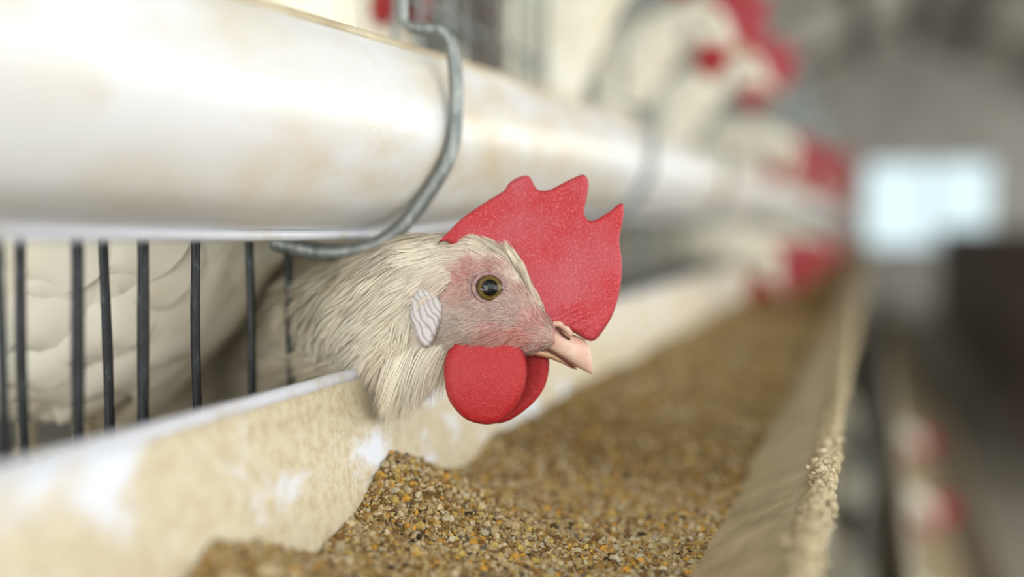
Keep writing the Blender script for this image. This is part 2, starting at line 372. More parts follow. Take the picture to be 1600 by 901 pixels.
# caked feed on the trough's front rim
V = []; F = []
ico = bmesh.new(); bmesh.ops.create_icosphere(ico, subdivisions=2, radius=1); IV = np.array([v.co[:] for v in ico.verts]); IF = np.array([[v.index for v in f.verts] for f in ico.faces]); ico.free()
ico = bmesh.new(); bmesh.ops.create_icosphere(ico, subdivisions=1, radius=1); GV = np.array([v.co[:] for v in ico.verts]); GF = np.array([[v.index for v in f.verts] for f in ico.faces]); ico.free()
def lumps(C, S, base=(GV, GF), jit=.25, stretch=.35):
    bv, bf = base; n = len(C)
    v = bv[None]*(1+rng.uniform(-jit, jit, (n, len(bv), 1)))
    v = v*rng.uniform(1-stretch, 1+stretch, (n, 1, 3))
    q = rng.normal(size=(n, 4)); q /= np.linalg.norm(q, axis=1)[:, None]; w_, x, y, z = q.T
    R = np.stack([1-2*(y*y+z*z), 2*(x*y-z*w_), 2*(x*z+y*w_), 2*(x*y+z*w_), 1-2*(x*x+z*z), 2*(y*z-x*w_), 2*(x*z-y*w_), 2*(y*z+x*w_), 1-2*(x*x+y*y)], 1).reshape(n, 3, 3)
    v = np.einsum('nij,nkj->nki', R, v)*S[:, None, None]+C[:, None]
    F_ = bf[None]+(np.arange(n)*len(bv))[:, None, None]
    return v.reshape(-1, 3), F_.reshape(-1, 3)
n = 2600; yy = rng.uniform(.10, .455, n); C = np.stack([-.015+rng.normal(0, .0015, n), yy, -.0868+rng.normal(0, .0015, n)+.001*np.sin(yy*130)], 1)
v, f_ = lumps(C, rng.uniform(.0007, .0021, n), (GV, GF)); cr = big_mesh('feed_crust', v, f_, M['crust'], ft); cr['kind'] = 'stuff'
n = 700; yy = rng.uniform(.455, 1.6, n); C = np.stack([-.015+rng.normal(0, .002, n), yy, -.0858+rng.normal(0, .0012, n)], 1)
v, f_ = lumps(C, rng.uniform(.0006, .0014, n)); cr = big_mesh('feed_crust', v, f_, M['crust'], ft); cr['kind'] = 'stuff'

# feed: a bed with heaps against the back wall, and crumbs on it
def feed_z(x, y):
    con = np.interp(y, [0, .19, .225, .247, .27, .295, .325, .345, .362, .378, .40, .425, .445, .47, .6, 8], [-.112, -.108, -.092, -.0835, -.090, -.1005, -.098, -.090, -.0835, -.088, -.098, -.103, -.101, -.0945, -.0945, -.0945])
    base = -.1115+.004*np.clip((y-.45)/.3, 0, 1)
    g = np.exp(-np.clip((x+.170)/.040, 0, 9)**1.5)
    z = base+(con-base)*g+.0016*wav(x, y, 3, 9, 3)+.0005*wav(x, y, 8, 60, 3)
    return z
def wall_x(z): return np.interp(z, [-.144, -.140, -.122, -.094, -.07, -.05], [-.12, -.141, -.158, -.1655, -.170, -.174])
def right_x(z): return np.interp(z, [-.144, -.134, -.112, -.09], [-.11, -.085, -.053, -.0185])
ys = np.concatenate([np.arange(.12, .9, .0025), np.arange(.9, 2, .02), np.arange(2, 7, .2)]); nxp = 70
V = []
for y in ys:
    xl = -.167; 
    for _ in range(3): xl = float(wall_x(feed_z(np.array(xl), np.array(y))))+.0002
    xr = -.06
    for _ in range(3): xr = float(right_x(feed_z(np.array(xr), np.array(y))))+.001
    for i in range(nxp):
        x = xl+(xr-xl)*i/(nxp-1); V.append((x, y, float(feed_z(np.array(x), np.array(y)))))
a = np.arange(len(ys)-1)[:, None]*nxp+np.arange(nxp-1)[None]; a = a.ravel(); F_ = np.stack([a, a+1, a+nxp+1, a+nxp], 1)
feed = big_mesh('feed', V, F_, M['feed']); tag(feed, 'golden brown crumbled feed heaped in the white feed trough', 'feed', kind='stuff')
n = 78000
yy = np.concatenate([rng.uniform(.20, .46, 62000), .46+rng.random(16000)**1.4*.9]); xx = rng.uniform(-.176, -.045, n)
zz = feed_z(xx, yy); ok = (xx > wall_x(zz)+.0008) & (xx < right_x(zz)-.0005); xx, yy, zz = xx[ok], yy[ok], zz[ok]; n = len(xx)
S = rng.choice([.00034, .00055, .0009, .0014], n, p=[.50, .33, .13, .04])*rng.uniform(.75, 1.25, n)
S = np.where(yy > .6, S*1.5, S)
pal = np.array([s2l(c)[:3] for c in ((196, 172, 128), (224, 206, 168), (222, 168, 72), (214, 186, 108), (140, 108, 66), (70, 52, 36), (178, 140, 78), (216, 204, 176), (120, 108, 92))])
ci = rng.choice(9, n, p=[.32, .16, .06, .10, .13, .03, .13, .05, .02]); cc = pal[ci]*rng.uniform(.66, .98, (n, 1))
v, f_ = lumps(np.stack([xx, yy, zz+S*.25], 1), S); gr = big_mesh('crumbs', v, f_, M['grain'], feed, colors=np.repeat(cc, len(GV), 0), smooth=False); gr['kind'] = 'stuff'

# ------------------------------------------------------------------ cage front
CX = -.222
cage = thing('hen_cage', 'long wire hen cage with upright bars behind both troughs', 'cage', (CX, 0, -.13))
def bar_mesh(r, mat, z0=-.0, z1=.62, bend=.0008):
    pts = [(random.uniform(-bend, bend), random.uniform(-bend, bend), z0+(z1-z0)*i/14) for i in range(15)]
    V, F = tube(catmull(pts, 3), r, 10, .05); me = bpy.data.meshes.new('bar'); me.from_pydata([tuple(v) for v in V], [], F); me.polygons.foreach_set('use_smooth', [True]*len(F)); me.materials.append(mat); return me
dark = [bar_mesh(.00165, M['dark_wire']) for _ in range(3)]; grey = [bar_mesh(.00165, M['wire']) for _ in range(3)]
def add_bar(px=None, y=None, X=CX, me=None):
    if px is not None: y = on_x(px, 500, X).y
    o = bpy.data.objects.new('bar', me); COL.objects.link(o); o.parent = cage; o.location = (X-CX, y, 0); return y
thick = bar_mesh(.0019, M['dark_wire'], bend=.0012)
for px, X, me in ((35, CX-.012, dark[1]), (119, CX+.001, thick), (168, CX-.014, dark[0]), (222, CX, thick), (308, CX, dark[1]), (391, CX-.002, dark[2]), (454, CX+.006, dark[0]), (0, CX-.002, dark[2])):
    add_bar(px, X=X, me=me)
for px in (620, 657, 705, 734, 761): add_bar(px, me=random.choice(grey))
last = on_x(761, 500, CX).y
HEN_UP = [(.80, .0), (.955, .0), (1.235, .0), (1.56, .0), (1.92, .0), (2.45, .0), (3.1, .0), (3.9, 0)]
HEN_DN = [1.395, 1.74, 2.7]
skip = [h[0] for h in HEN_UP]+HEN_DN
y = last
while y < 5.5:
    y += .031 if y < 2 else .05
    if all(abs(y-s) > .03 for s in skip): add_bar(y=y, me=random.choice(grey))
for z in (.245, .618, .012):
    V, F = tube([(-.003, -.3, z), (-.003, 6, z)], .0018, 8); mesh_obj('cross_wire', V, F, M['wire'], cage)
# sloping wire floor of the cage and its dividers
V = []; F = []
def addt(pts, r, n=5):
    v, f = tube(pts, r, n); k = len(V); V.extend(v); F.extend([tuple(i+k for i in q) for q in f])
for i in range(18): addt([(-.005-i*.026, -.3, -.002+i*.001), (-.005-i*.026, 6, -.002+i*.001)], .0012)
for i in range(120): addt([(0, -.3+i*.05, -.002), (-.46, -.3+i*.05, .016)], .0012)
mesh_obj('wire_floor', V, F, M['wire'], cage)
for y in (.10, .877, 1.08, 1.6, 2.2, 2.9, 3.6):
    V = []; F = []
    for i in range(9): addt([(-.03-i*.05, y, 0), (-.03-i*.05, y, .6)], .0013)
    for i in range(6): addt([(-.01, y, .05+i*.1), (-.44, y, .05+i*.1)], .0013)
    mesh_obj('divider', V, F, M['wire'], cage)
V = []; F = []
for i in range(110): addt([(-.46, -.3+i*.055, 0), (-.46, -.3+i*.055, .62)], .0013)
for i in range(4): addt([(-.46, -.3, .1+i*.15), (-.46, 6, .1+i*.15)], .0013)
mesh_obj('wire_back', V, F, M['wire'], cage)
mesh_obj('manure_board', *(lambda b: ([(-.6, -.3, -.10), (.0, -.3, -.13), (.0, 6, -.13), (-.6, 6, -.10), (-.6, -.3, -.105), (.0, -.3, -.135), (.0, 6, -.135), (-.6, 6, -.105)], [(0, 1, 2, 3), (7, 6, 5, 4), (0, 4, 5, 1), (1, 5, 6, 2), (2, 6, 7, 3), (3, 7, 4, 0)]))(0), M['board'], cage, smooth=False)

# wire hooks holding the water trough
def hook(Y, label):
    k = pdz(Y)-pdz(.40)
    o = thing('wire_hook', label, 'hook', (-.175, Y, .10), 'wire hooks under the water trough')
    up_ = [Vector((x, .40, z)) for x, z in ((-.1795, .30), (-.1790, .22), (-.1785, .14), (-.1780, .088), (-.1765, .0805), (-.1715, .0780), (-.1620, .0770), (-.1575, .0715), (-.1560, .060), (-.1558, .046), (-.1572, .033))]
    pts = up_+[on_y(*q) for q in ((688, 272, .396), (643, 337, .390), (604, 373, .383), (560, 391, .376), (510, 394, .370), (462, 387, .367), (428, 378, .366))]
    p3 = catmull([p+Vector((.175, -.40, k-.10)) for p in pts], 6)
    n_ = len(p3); rr = [float(np.interp(i, [0, 24, 34, 60, n_], [.0019, .0019, .0028, .0030, .0034])) for i in range(n_)]
    V, F = tube(p3, rr, 14, .015); mesh_obj('wire', V, F, M['wire'], o); return o
hook(.400, 'thick grey wire hook curving around the water trough beside the comb')
hook(.80, 'blurred wire hook around the water trough behind the comb tips')
hook(1.25, 'farther blurred wire hook on the water trough, before the feeding heads')
# dung-caked post inside the cage
pp = on_x(752, 40, CX-.012); V = []; F = []
pts = [(0, 0, i*.03) for i in range(22)]; V, F = tube(pts, .0115, 14, .09)
po = mesh_obj('cage_post', V, F, M['rust']); po.location = (pp.x, pp.y, -.13); tag(po, 'dark brown dung-caked post behind the upper cage bars', 'post')

# ------------------------------------------------------------------ hens
PX = .000222
COMB = [(686, 384), (700, 366), (719, 343), (741, 326), (768, 308), (787, 296), (795, 284), (809, 275), (824, 272), (831, 279), (838, 292), (847, 296), (861, 294), (883, 283), (905, 273), (914, 273), (920, 284), (918, 304), (913, 328), (917, 341), (925, 344), (939, 338), (956, 327), (969, 317), (975, 321), (974, 340), (969, 365), (968, 382), (972, 406), (971, 435), (966, 465), (956, 494), (941, 518), (929, 531), (917, 531), (905, 524), (890, 516), (868, 512), (845, 500), (815, 455), (790, 415), (750, 392), (712, 384), (698, 378)]
WAT1 = [(712, 530), (702, 545), (696, 567), (697, 594), (704, 621), (719, 641), (736, 653), (761, 658), (780, 654), (797, 641), (812, 619), (821, 594), (823, 570), (819, 550), (812, 532), (775, 522)]
WAT2 = [(790, 535), (819, 548), (839, 553), (856, 557), (859, 572), (856, 592), (849, 611), (834, 631), (814, 648), (790, 662), (770, 664), (756, 655), (752, 620), (762, 570)]
LOBE = [(662, 447), (652, 455), (646, 470), (645, 490), (650, 514), (659, 533), (669, 541), (679, 532), (689, 508), (695, 486), (692, 468), (678, 452)]
HEADP = [  # px, top, bottom, half width (m)
 (868, 512, 536, .0045), (860, 500, 540, .0060), (850, 484, 545, .0072), (840, 465, 549, .0084), (820, 428, 552, .0106), (800, 400, 554, .0122), (780, 384, 556, .0136), (760, 374, 557, .0146), (740, 368, 558, .0152), (720, 366, 560, .0155), (700, 366, 564, .0156), (680, 367, 574, .0160)]
def loc2(p): return ((p[0]-760)*PX, -(p[1]-450)*PX)
def round_outline(o, k=3):
    q = [Vector((a, b, 0)) for a, b in o]; q = q+[q[0]]; return [(p.x, p.y) for p in catmull(q, k)][:-1]
def comb_thick(x, z):                      # thicker towards its root
    return np.clip(1.0+.9*np.clip((-.004+.018-z)/.03, 0, 1), 1, 1.9)
def beak_up_mesh():
    st = []
    for px, top, bot, hw in ((792, 516, 534, .0050), (806, 511, 533, .0068), (822, 506, 534, .0073), (838, 504, 539, .0071), (852, 503, 545, .0067), (866, 505, 552, .0062), (880, 512, 560, .0056), (894, 521, 568, .0050), (904, 525, 574, .0045), (912, 529, 578, .0039), (918, 536, 581, .0032), (923, 548, 583, .0023), (926, 564, 583, .0012), (926.5, 574, 581, .0004)):
        a = (px-760)*PX; c = Vector((a, 0, -((top+bot)/2-450)*PX)); st.append((c, Vector((0, 0, (bot-top)/2*PX)), Vector((0, hw, 0))))
    return loft(st, 28, 2.3)
def beak_low_mesh():
    st = []
    for px, top, bot, hw in ((800, 530, 546, .0060), (822, 533, 551, .0066), (840, 538, 556, .0060), (860, 546, 560, .0050), (878, 556, 567, .0042), (892, 565, 574, .0033), (901, 571, 577, .0020)):
        c = Vector(((px-760)*PX, 0, -((top+bot)/2-450)*PX)); st.append((c, Vector((0, 0, (bot-top)/2*PX)), Vector((0, hw, 0))))
    return loft(st, 20, 2.2)
def head_stations(xf):                    # xf: local head -> hen space
    R = xf.to_3x3(); out = []
    for px, top, bot, hw in HEADP:
        c = xf@Vector(((px-760)*PX, 0, -((top+bot)/2-450)*PX)); out.append((c, R@Vector((0, 0, (bot-top)/2*PX)), R@Vector((0, hw, 0))))
    return out
def interp_stations(st, k):
    C = catmull([s[0] for s in st], k); U = catmull([s[1] for s in st], k); S = catmull([s[2] for s in st], k); return list(zip(C, U, S))

SHARED = {}
def sh(name, maker, mat):
    if name not in SHARED:
        V, F = maker(); me = bpy.data.meshes.new(name); me.from_pydata([tuple(v) for v in V], [], [tuple(f) for f in F]); me.polygons.foreach_set('use_smooth', [True]*len(me.polygons)); me.materials.append(mat); SHARED[name] = me
    return SHARED[name]
def put(name, me, parent, mw):
    o = bpy.data.objects.new(name, me); COL.objects.link(o); o.parent = parent; o.matrix_local = mw; return o
def eye_mesh():
    bm = bmesh.new(); bmesh.ops.create_uvsphere(bm, u_segments=32, v_segments=20, radius=.0062)
    V = [v.co.copy() for v in bm.verts]; F = [[v.index for v in f.verts] for f in bm.faces]; bm.free(); return V, F
def ring_mesh(R=.0055, r=.0011, sq=.86, n=40, k=10, wr=.12):
    V = []; F = []
    for i in range(n):
        a = 2*math.pi*i/n
        for j in range(k):
            b = 2*math.pi*j/k; rr = R+r*math.cos(b)*(1+wr*math.sin(a*13)); V.append((rr*math.cos(a), rr*math.sin(a)*sq, r*math.sin(b)-.0002))
    for i in range(n):
        for j in range(k): F.append((i*k+j, ((i+1) % n)*k+j, ((i+1) % n)*k+(j+1) % k, i*k+(j+1) % k))
    return V, F
def leg_mesh(h=.105):
    V, F = [], []
    def add(p, r):
        v, f = tube(p, r, 8); k = len(V); V.extend(v); F.extend([tuple(i+k for i in q) for q in f])
    add([(0, 0, h), (-.006, 0, h*.6), (0, 0, .006)], [.011, .0055, .0045])
    for a in (-.5, 0, .5, math.pi): L = .045 if a != math.pi else .02; add([(0, 0, .006), (L*.5*math.cos(a), L*.5*math.sin(a), .006), (L*math.cos(a), L*math.sin(a), .003)], [.0042, .0034, .0012])
    return V, F
def tail_mesh():
    V, F = [], []
    for i in range(9):
        a = (i-4)*.09; L = .10+.01*random.random(); k = len(V); w0 = .012
        for s in range(6):
            u = s/5; w_ = w0*(1-.5*(2*u-1)**4)
            c = Vector((-.13-L*u*.85, math.sin(a)*.09*u+.0012*i, .165+L*u*.62-abs(a)*.03)); V.append(c+Vector((0, -w_*.35, w_))); V.append(c+Vector((0, .001, 0))); V.append(c+Vector((0, w_*.35, -w_)))
        for s in range(5):
            for j in range(2): b = k+s*3+j; F.append((b, b+1, b+4, b+3))
    return V, F
def plumage_mesh(V, F, xmax, n=520, seed=3, grow=1.0):
    """overlapping contour feathers lying back over the body skin"""
    r = random.Random(seed); polys = [f for f in F if len(f) >= 3]; bvh = BVHTree.FromPolygons([Vector(v) for v in V], polys); V2, F2 = [], []
    for i in range(n):
        x = r.uniform(-.15, xmax); a = r.uniform(0, 2*math.pi)
        o = Vector((x, .3*math.sin(a), .125+.3*math.cos(a))); hit, nor, _, _ = bvh.ray_cast(o, (Vector((x, 0, .125))-o).normalized())
        if hit is None: continue
        if nor.dot(o-hit) < 0: nor = -nor
        d = Vector((-1, 0, -.25-.5*max(0, x/.1))); d = (d-nor*d.dot(nor)).normalized(); s = nor.cross(d)
        L = r.uniform(.034, .05)*grow; W = L*r.uniform(.30, .38); k = len(V2); tw = r.uniform(-.15, .15); d = (d+s*tw).normalized(); s = nor.cross(d)
        for q in range(7):
            u = q/6; w_ = W*math.sqrt(max(0, 1-(2*u*.93-.86)**2))*(.85+.3*u)+.0006
            base = hit+d*(L*u)+nor*(.0008+.0024*math.sin(u*2.4)-.0026*u*u)
            for j in (-1, -.5, 0, .5, 1): V2.append(base+s*(w_*j)-nor*(abs(j)**2*.0032))
        for q in range(6):
            for j in range(4): b = k+q*5+j; F2.append((b, b+1, b+6, b+5))
    return V2, F2

def body_stations(dz=.02):
    B = ((-.170, .172, .010, .010), (-.150, .158, .030, .028), (-.11, .130, .056, .054), (-.06, .112, .070, .068), (0, .106, .076, .073), (.05, .110, .074, .068), (.085, .122, .062, .055))
    return [(Vector((x, 0, z+dz)), Vector((0, 0, hh)), Vector((0, hw, 0))) for x, z, hh, hw in B]
def make_hen(pose, loc, label, yaw=0, src=None):
    """pose = (neck control points, head position, head pitch)"""
    root = thing('hen', label, 'hen', loc, 'white hens in the wire cage'); root.rotation_euler = (0, 0, yaw)
    key, neck, hp, pitch, hyaw = pose
    xf = Matrix.Translation(hp)@Matrix.Rotation(hyaw, 4, 'Z')@Matrix.Rotation(pitch, 4, 'Y')
    def body():
        st = body_stations(.05 if key in ('up', 'over', 'high') else .02); side = Vector((0, 1, 0)); pts = [st[-1][0]]+[Vector(p[:3]) for p in neck]+[head_stations(xf)[-1][0]]
        for i, p in enumerate(neck):
            tg = (pts[i+2]-pts[i]).normalized(); u = side.cross(tg).normalized(); u = u if u.dot(Vector((-.3, 0, 1))) > 0 else -u
            st.append((Vector(p[:3]), u*p[3], side*p[3]*.85))
        st += head_stations(xf)[::-1]
        return loft(interp_stations(st, 3), 28)
    put('body', sh('body_'+key, body, M['bodywhite']), root, Matrix.Identity(4))
    put('plumage', sh('plumage_'+key, lambda: plumage_mesh(*body(), .11), M['feather']), root, Matrix.Identity(4))['kind'] = 'stuff'
    put('tail', sh('tail', tail_mesh, M['feather']), root, Matrix.Translation((0, 0, .0)))
    put('comb', sh('comb', lambda: blade([loc2(p) for p in COMB], .0044, .0016, .002, .1, 1, comb_thick), M['comb']), root, xf)
    for s in (-1, 1):
        put('wattle', sh('wattle', lambda: blade([loc2(p) for p in round_outline(WAT1, 2)], .0045, .002, .002, .1), M['wattle']), root, xf@Matrix.Translation((.004, s*.0065, 0))@Matrix.Rotation(s*.12, 4, 'X'))
        put('earlobe', sh('earlobe', lambda: blade([loc2(p) for p in round_outline(LOBE, 2)], .003, .002, .0015), M['lobe']), root, xf@Matrix.Translation((0, s*.0155, 0)))
        e = put('eye', sh('eye', eye_mesh, M['eye']), root, xf@Matrix.Translation((.0008, s*.0098, 0))@Matrix.Rotation(-s*math.pi/2, 4, 'X'))
        put('leg', sh('leg', leg_mesh, M['leg']), root, Matrix.Translation((0, s*.034, .0)))
    put('upper_beak', sh('upper_beak', beak_up_mesh, M['beak']), root, xf); put('lower_beak', sh('lower_beak', beak_low_mesh, M['beak_low']), root, xf)
    return root
UPP = ('up', ((.125, 0, .200, .055), (.165, 0, .245, .042), (.205, 0, .280, .031), (.235, 0, .300, .0215)), Vector((.268, 0, .305)), .12, 0)
HIG = ('high', ((.125, 0, .205, .056), (.160, 0, .260, .046), (.200, 0, .305, .033), (.235, 0, .328, .0215)), Vector((.268, 0, .335)), .1, 0)
OVR = ('over', ((.125, 0, .200, .052), (.175, 0, .240, .038), (.215, 0, .252, .024), (.245, 0, .248, .0215)), Vector((.275, 0, .228)), .75, 0)
TAL = ('tall', ((.110, 0, .175, .045), (.120, 0, .225, .032), (.110, 0, .275, .025), (.118, 0, .318, .022)), Vector((.142, 0, .345)), .1, 0)
DWN = ('down', ((.120, 0, .125, .046), (.160, 0, .112, .031), (.198, 0, .104, .0245), (.232, 0, .098, .0225)), Vector((.268, 0, .085)), .55, 0)
FLZ = -.128
# the hen whose breast fills the bars left of the neck
make_hen(TAL, (-.347, .384, FLZ), 'white hen standing behind the dark bars left of the hero neck, only its breast showing'.replace('hero neck', 'outstretched neck'))
TIN = ('inside', ((.110, 0, .175, .045), (.120, 0, .225, .032), (.108, 0, .240, .027), (.112, 0, .262, .022)), Vector((.138, 0, .283)), .15, 0)
make_hen(('peek', ((.105, 0, .175, .045), (.108, 0, .215, .032), (.100, 0, .250, .026), (.112, 0, .272, .022)), Vector((.134, 0, .287)), .05, 0), (-.372, .650, FLZ), 'white hen inside the cage above the water trough, its wattle tip showing between bars', yaw=-.58)
ups = ['white hen with red comb leaning out above the water trough, nearest of those heads',
 'white hen leaning out above the water trough, second head from the camera', 'white hen leaning out above the water trough, third head from the camera',
 'white hen leaning out above the water trough, fourth head from the camera', 'white hen leaning out above the water trough, fifth head from the camera',
 'white hen leaning out above the water trough, sixth head from the camera', 'white hen leaning out above the water trough, seventh head from the camera', 'white hen leaning out above the water trough, farthest head near the bright window']
for (y, dx), lab, dzz, xx_, yw in zip(HEN_UP, ups, (0,)*8, (-.40, -.405, -.400, -.385, -.37, -.38, -.37, -.38), (-.1, .05, .1, -.1, -.1, .1, 0, -.1)):
    make_hen(OVR if y in (1.56, 1.92, 2.45, 3.9) else HIG if y == .80 else UPP, (xx_, y, FLZ+dzz*.0), lab, yaw=yw)
dns = ['white hen with red comb lowered into the feed trough, nearest of the feeding heads', 'white hen with head lowered into the feed trough, second feeding head', 'white hen with head lowered into the feed trough, farthest feeding head']
for y, lab, yw in zip(HEN_DN, dns, (-.25, -.1, .1)): make_hen(DWN, (-.375, y, FLZ), lab, yaw=yw)
# ---- the hen with its head out (built at full detail)
hero = thing('hen', 'white hen with red serrated comb and wattles, head out over the feed trough in profile', 'hen', (-.43, .50, -.13), 'white hens in the wire cage')
HM = Matrix.Translation(hero.location)
def lc(v): return Vector(v)-hero.location
def tdepth(px): return float(np.interp(px, [400, 454, 505, 545, 590, 630, 660, 760, 900], [.545, .515, .478, .443, .411, .394, .387, .380, .374]))
NECKP = [(670, 367, 580, .0168), (650, 371, 586, .0185), (630, 380, 590, .0200), (600, 397, 596, .0215), (565, 408, 600, .0225), (530, 411, 606, .0235), (500, 409, 618, .0250), (470, 398, 624, .027), (440, 388, 634, .030), (410, 370, 642, .034)]
cen = []; raw = []
for px, top, bot, hw in HEADP+NECKP:
    tt = tdepth(px)+(hw-.015 if px < 660 else 0)*.3; c = P(px, (top+bot)/2, tt); hh = (bot-top)/2/FPX*tt; raw.append([c, hh, hw])
for c, hh, hw in (((-.325, .468, -.020), .066, .052), ((-.375, .488, -.008), .074, .064), ((-.430, .505, 0), .077, .070), ((-.485, .520, .005), .070, .064), ((-.53, .533, .015), .055, .050), ((-.57, .545, .030), .032, .030), ((-.595, .55, .04), .010, .010)):
    raw.append([Vector(c), hh, hw])
st = []
for i, (c, hh, hw) in enumerate(raw):
    tg = raw[min(i+1, len(raw)-1)][0]-raw[max(i-1, 0)][0]; tg.z = 0; s = tg.cross(Vector((0, 0, 1))).normalized(); st.append((lc(c), UP*hh, s*hw))
st = interp_stations(st, 6); NR = 72
V, F = loft(st, NR, 2.15)
V = [Vector(v) for v in V]
wv = np.array([v+hero.location for v in V]); ppx, ppy = proj(wv)
# relief on the face: socket round the eye, cheek, brow ridge
depth = wv@np.array(FW); midd = np.array([tdepth(float(p)) for p in ppx]); near = depth < midd
E0 = (764.5, 450)
for i in range(len(V)):
    if ppx[i] > 640:
        d = math.hypot(ppx[i]-E0[0], (ppy[i]-E0[1])*1.1); k = 0
        k -= .0016*math.exp(-(d/26)**2)
        k += .0010*math.exp(-((ppx[i]-790)/50)**2-((ppy[i]-408)/14)**2)
        k -= .0012*math.exp(-((ppx[i]-715)/22)**2-((ppy[i]-445)/26)**2)
        k += .0012*math.exp(-((ppx[i]-735)/40)**2-((ppy[i]-515)/18)**2)
        V[i] += FW*(-k if near[i] else k)
CC = [((765, 414), (200, 128, 122)), ((735, 420), (206, 124, 118)), ((715, 435), (206, 128, 122)), ((700, 448), (208, 150, 142)), ((728, 455), (200, 132, 126)), ((745, 482), (192, 156, 150)), ((720, 500), (190, 160, 154)), ((800, 500), (196, 152, 148)), ((832, 505), (206, 130, 128)), ((800, 472), (196, 160, 154)), ((812, 455), (205, 150, 144)), ((775, 490), (186, 148, 146)), ((778, 522), (206, 96, 92)), ((806, 526), (205, 70, 70)), ((730, 535), (198, 160, 152)), ((760, 540), (204, 112, 110)), ((700, 522), (198, 172, 164)), ((690, 505), (200, 180, 172)), ((860, 520), (214, 170, 160)), ((840, 500), (214, 120, 118)),
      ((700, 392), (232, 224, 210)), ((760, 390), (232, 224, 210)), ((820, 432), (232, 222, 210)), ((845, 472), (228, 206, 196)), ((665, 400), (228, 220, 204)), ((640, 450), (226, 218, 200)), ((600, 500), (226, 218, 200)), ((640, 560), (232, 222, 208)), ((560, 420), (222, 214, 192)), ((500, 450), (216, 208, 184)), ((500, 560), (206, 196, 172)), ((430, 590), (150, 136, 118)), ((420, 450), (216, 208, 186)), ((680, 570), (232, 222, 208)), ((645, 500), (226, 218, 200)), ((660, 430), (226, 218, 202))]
CP = np.array([c[0] for c in CC], float); CV = np.array([s2l(c[1])[:3] for c in CC]); CV[:20] *= .72; CV[20:] *= (1.0, .985, .955)
def colfield(px, py):
    d2 = (px[:, None]-CP[None, :, 0])**2+(py[:, None]-CP[None, :, 1])**2; w_ = 1/(d2+40)**1.6; return (w_@CV)/w_.sum(1)[:, None]
bcol = colfield(ppx, ppy)
hb = mesh_obj('body', V, F, M['skin'], hero, colors=bcol)
bvh = BVHTree.FromPolygons(V, F)
def surf(px, py):
    o = -Vector(hero.location); d = P(px, py, 1).normalized(); hit, nor, _, _ = bvh.ray_cast(o, d)
    if hit is None: return None, None
    if nor.dot(d) > 0: nor = -nor
    return hit, nor
# head frame in hero space: x along image right, y away from the camera, z image up, scaled so the pixel tracing holds
HS = .380/FPX/PX
def hxf(dpt=.380): return Matrix.Translation(lc(P(760, 450.5, dpt)))@Matrix((RT, FW, UP)).transposed().to_4x4()@Matrix.Scale(dpt/FPX/PX, 4)
X0 = hxf()
def hput(name, VF, mat, xf, parent=hero):
    V_, F_ = VF; return put(name, sh('hero_'+name+str(len(SHARED)), lambda: (V_, F_), mat), parent, xf)
def hero_thick(x, z):
    return np.clip(1.0+1.5*np.clip((.012-z)/.03, 0, 1), 1, 2.2)
cv, cf = blade([loc2(p) for p in round_outline(COMB, 3)], .0042, .0006, .0019, .10, 1, hero_thick)
cv = [Vector(v) for v in cv]
for v in cv:                                            # the comb leans and waves a little; folds above the beak
    v.y += .0016*math.sin(v.x*95+.6)*max(0, (v.z+.005)/.04)+.002*max(0, (v.z)/.04)
    px_, py_ = v.x/PX+760, 450-v.z/PX
    v.y -= .0125*min(max((738-px_)/46, 0), 1)**1.3*min(max((py_-325)/45, 0), 1)
    g = math.exp(-((px_-885)/34)**2-((py_-495)/22)**2); v.y += (-1 if v.y < .0005 else 1)*g*(.0009+.0006*math.sin((px_*.5+py_)*.36))
hput('comb', (cv, cf), M['comb'], X0)
wv1, wf1 = blade([loc2(p) for p in round_outline(WAT1, 3)], .0056, .0007, .0030, .06, 5)
wv2, wf2 = blade([loc2(p) for p in round_outline(WAT2, 3)], .0052, .0007, .0026, .06, 7)
def cup(vs, k, zc): return [Vector((v[0], v[1]-k*(((v[0]-.0)/.012)**2*-.0012)-k*.0025*math.exp(-((v[2]+.034)/.012)**2), v[2])) for v in vs]
hput('wattle', (cup(wv1, 1, 0), wf1), M['wattle'], X0@Matrix.Translation((0, -.0075, 0)))
hput('wattle', (cup(wv2, -1, 0), wf2), M['wattle'], X0@Matrix.Translation((0, .0055, 0)))
ub = hput('upper_beak', beak_up_mesh(), M['beak'], X0)
hput('lower_beak', beak_low_mesh(), M['beak_low'], X0)
def slit(pts, r, y): return tube(catmull([((a-760)*PX, yy, -(b-450)*PX) for (a, b), yy in zip(pts, y)], 5), r, 8)
V_, F_ = slit([(868, 509), (874, 516), (881, 523), (890, 529)], [.0001]+[.0005]*14+[.0001], [-.0058, -.0060, -.0056, -.0049]); put('nostril', sh('nostril_h', lambda: (V_, F_), M['nostril']), hero, X0)
V_, F_ = slit([(862, 505), (873, 505), (884, 512), (893, 523)], [.0003]+[.0012]*14+[.0003], [-.0044, -.0046, -.0041, -.0034]); put('nostril_flap', sh('nostril_f', lambda: (V_, F_), M['beak']), hero, X0)
V_, F_ = slit([(780, 526), (800, 531), (822, 534), (848, 541), (872, 554), (898, 573)], [.0003]+[.0005]*24+[.0001], [-.0100, -.0082, -.0073, -.0066, -.0056, -.0040]); put('mouth_line', sh('mouth_h', lambda: (V_, F_), M['nostril']), hero, X0)
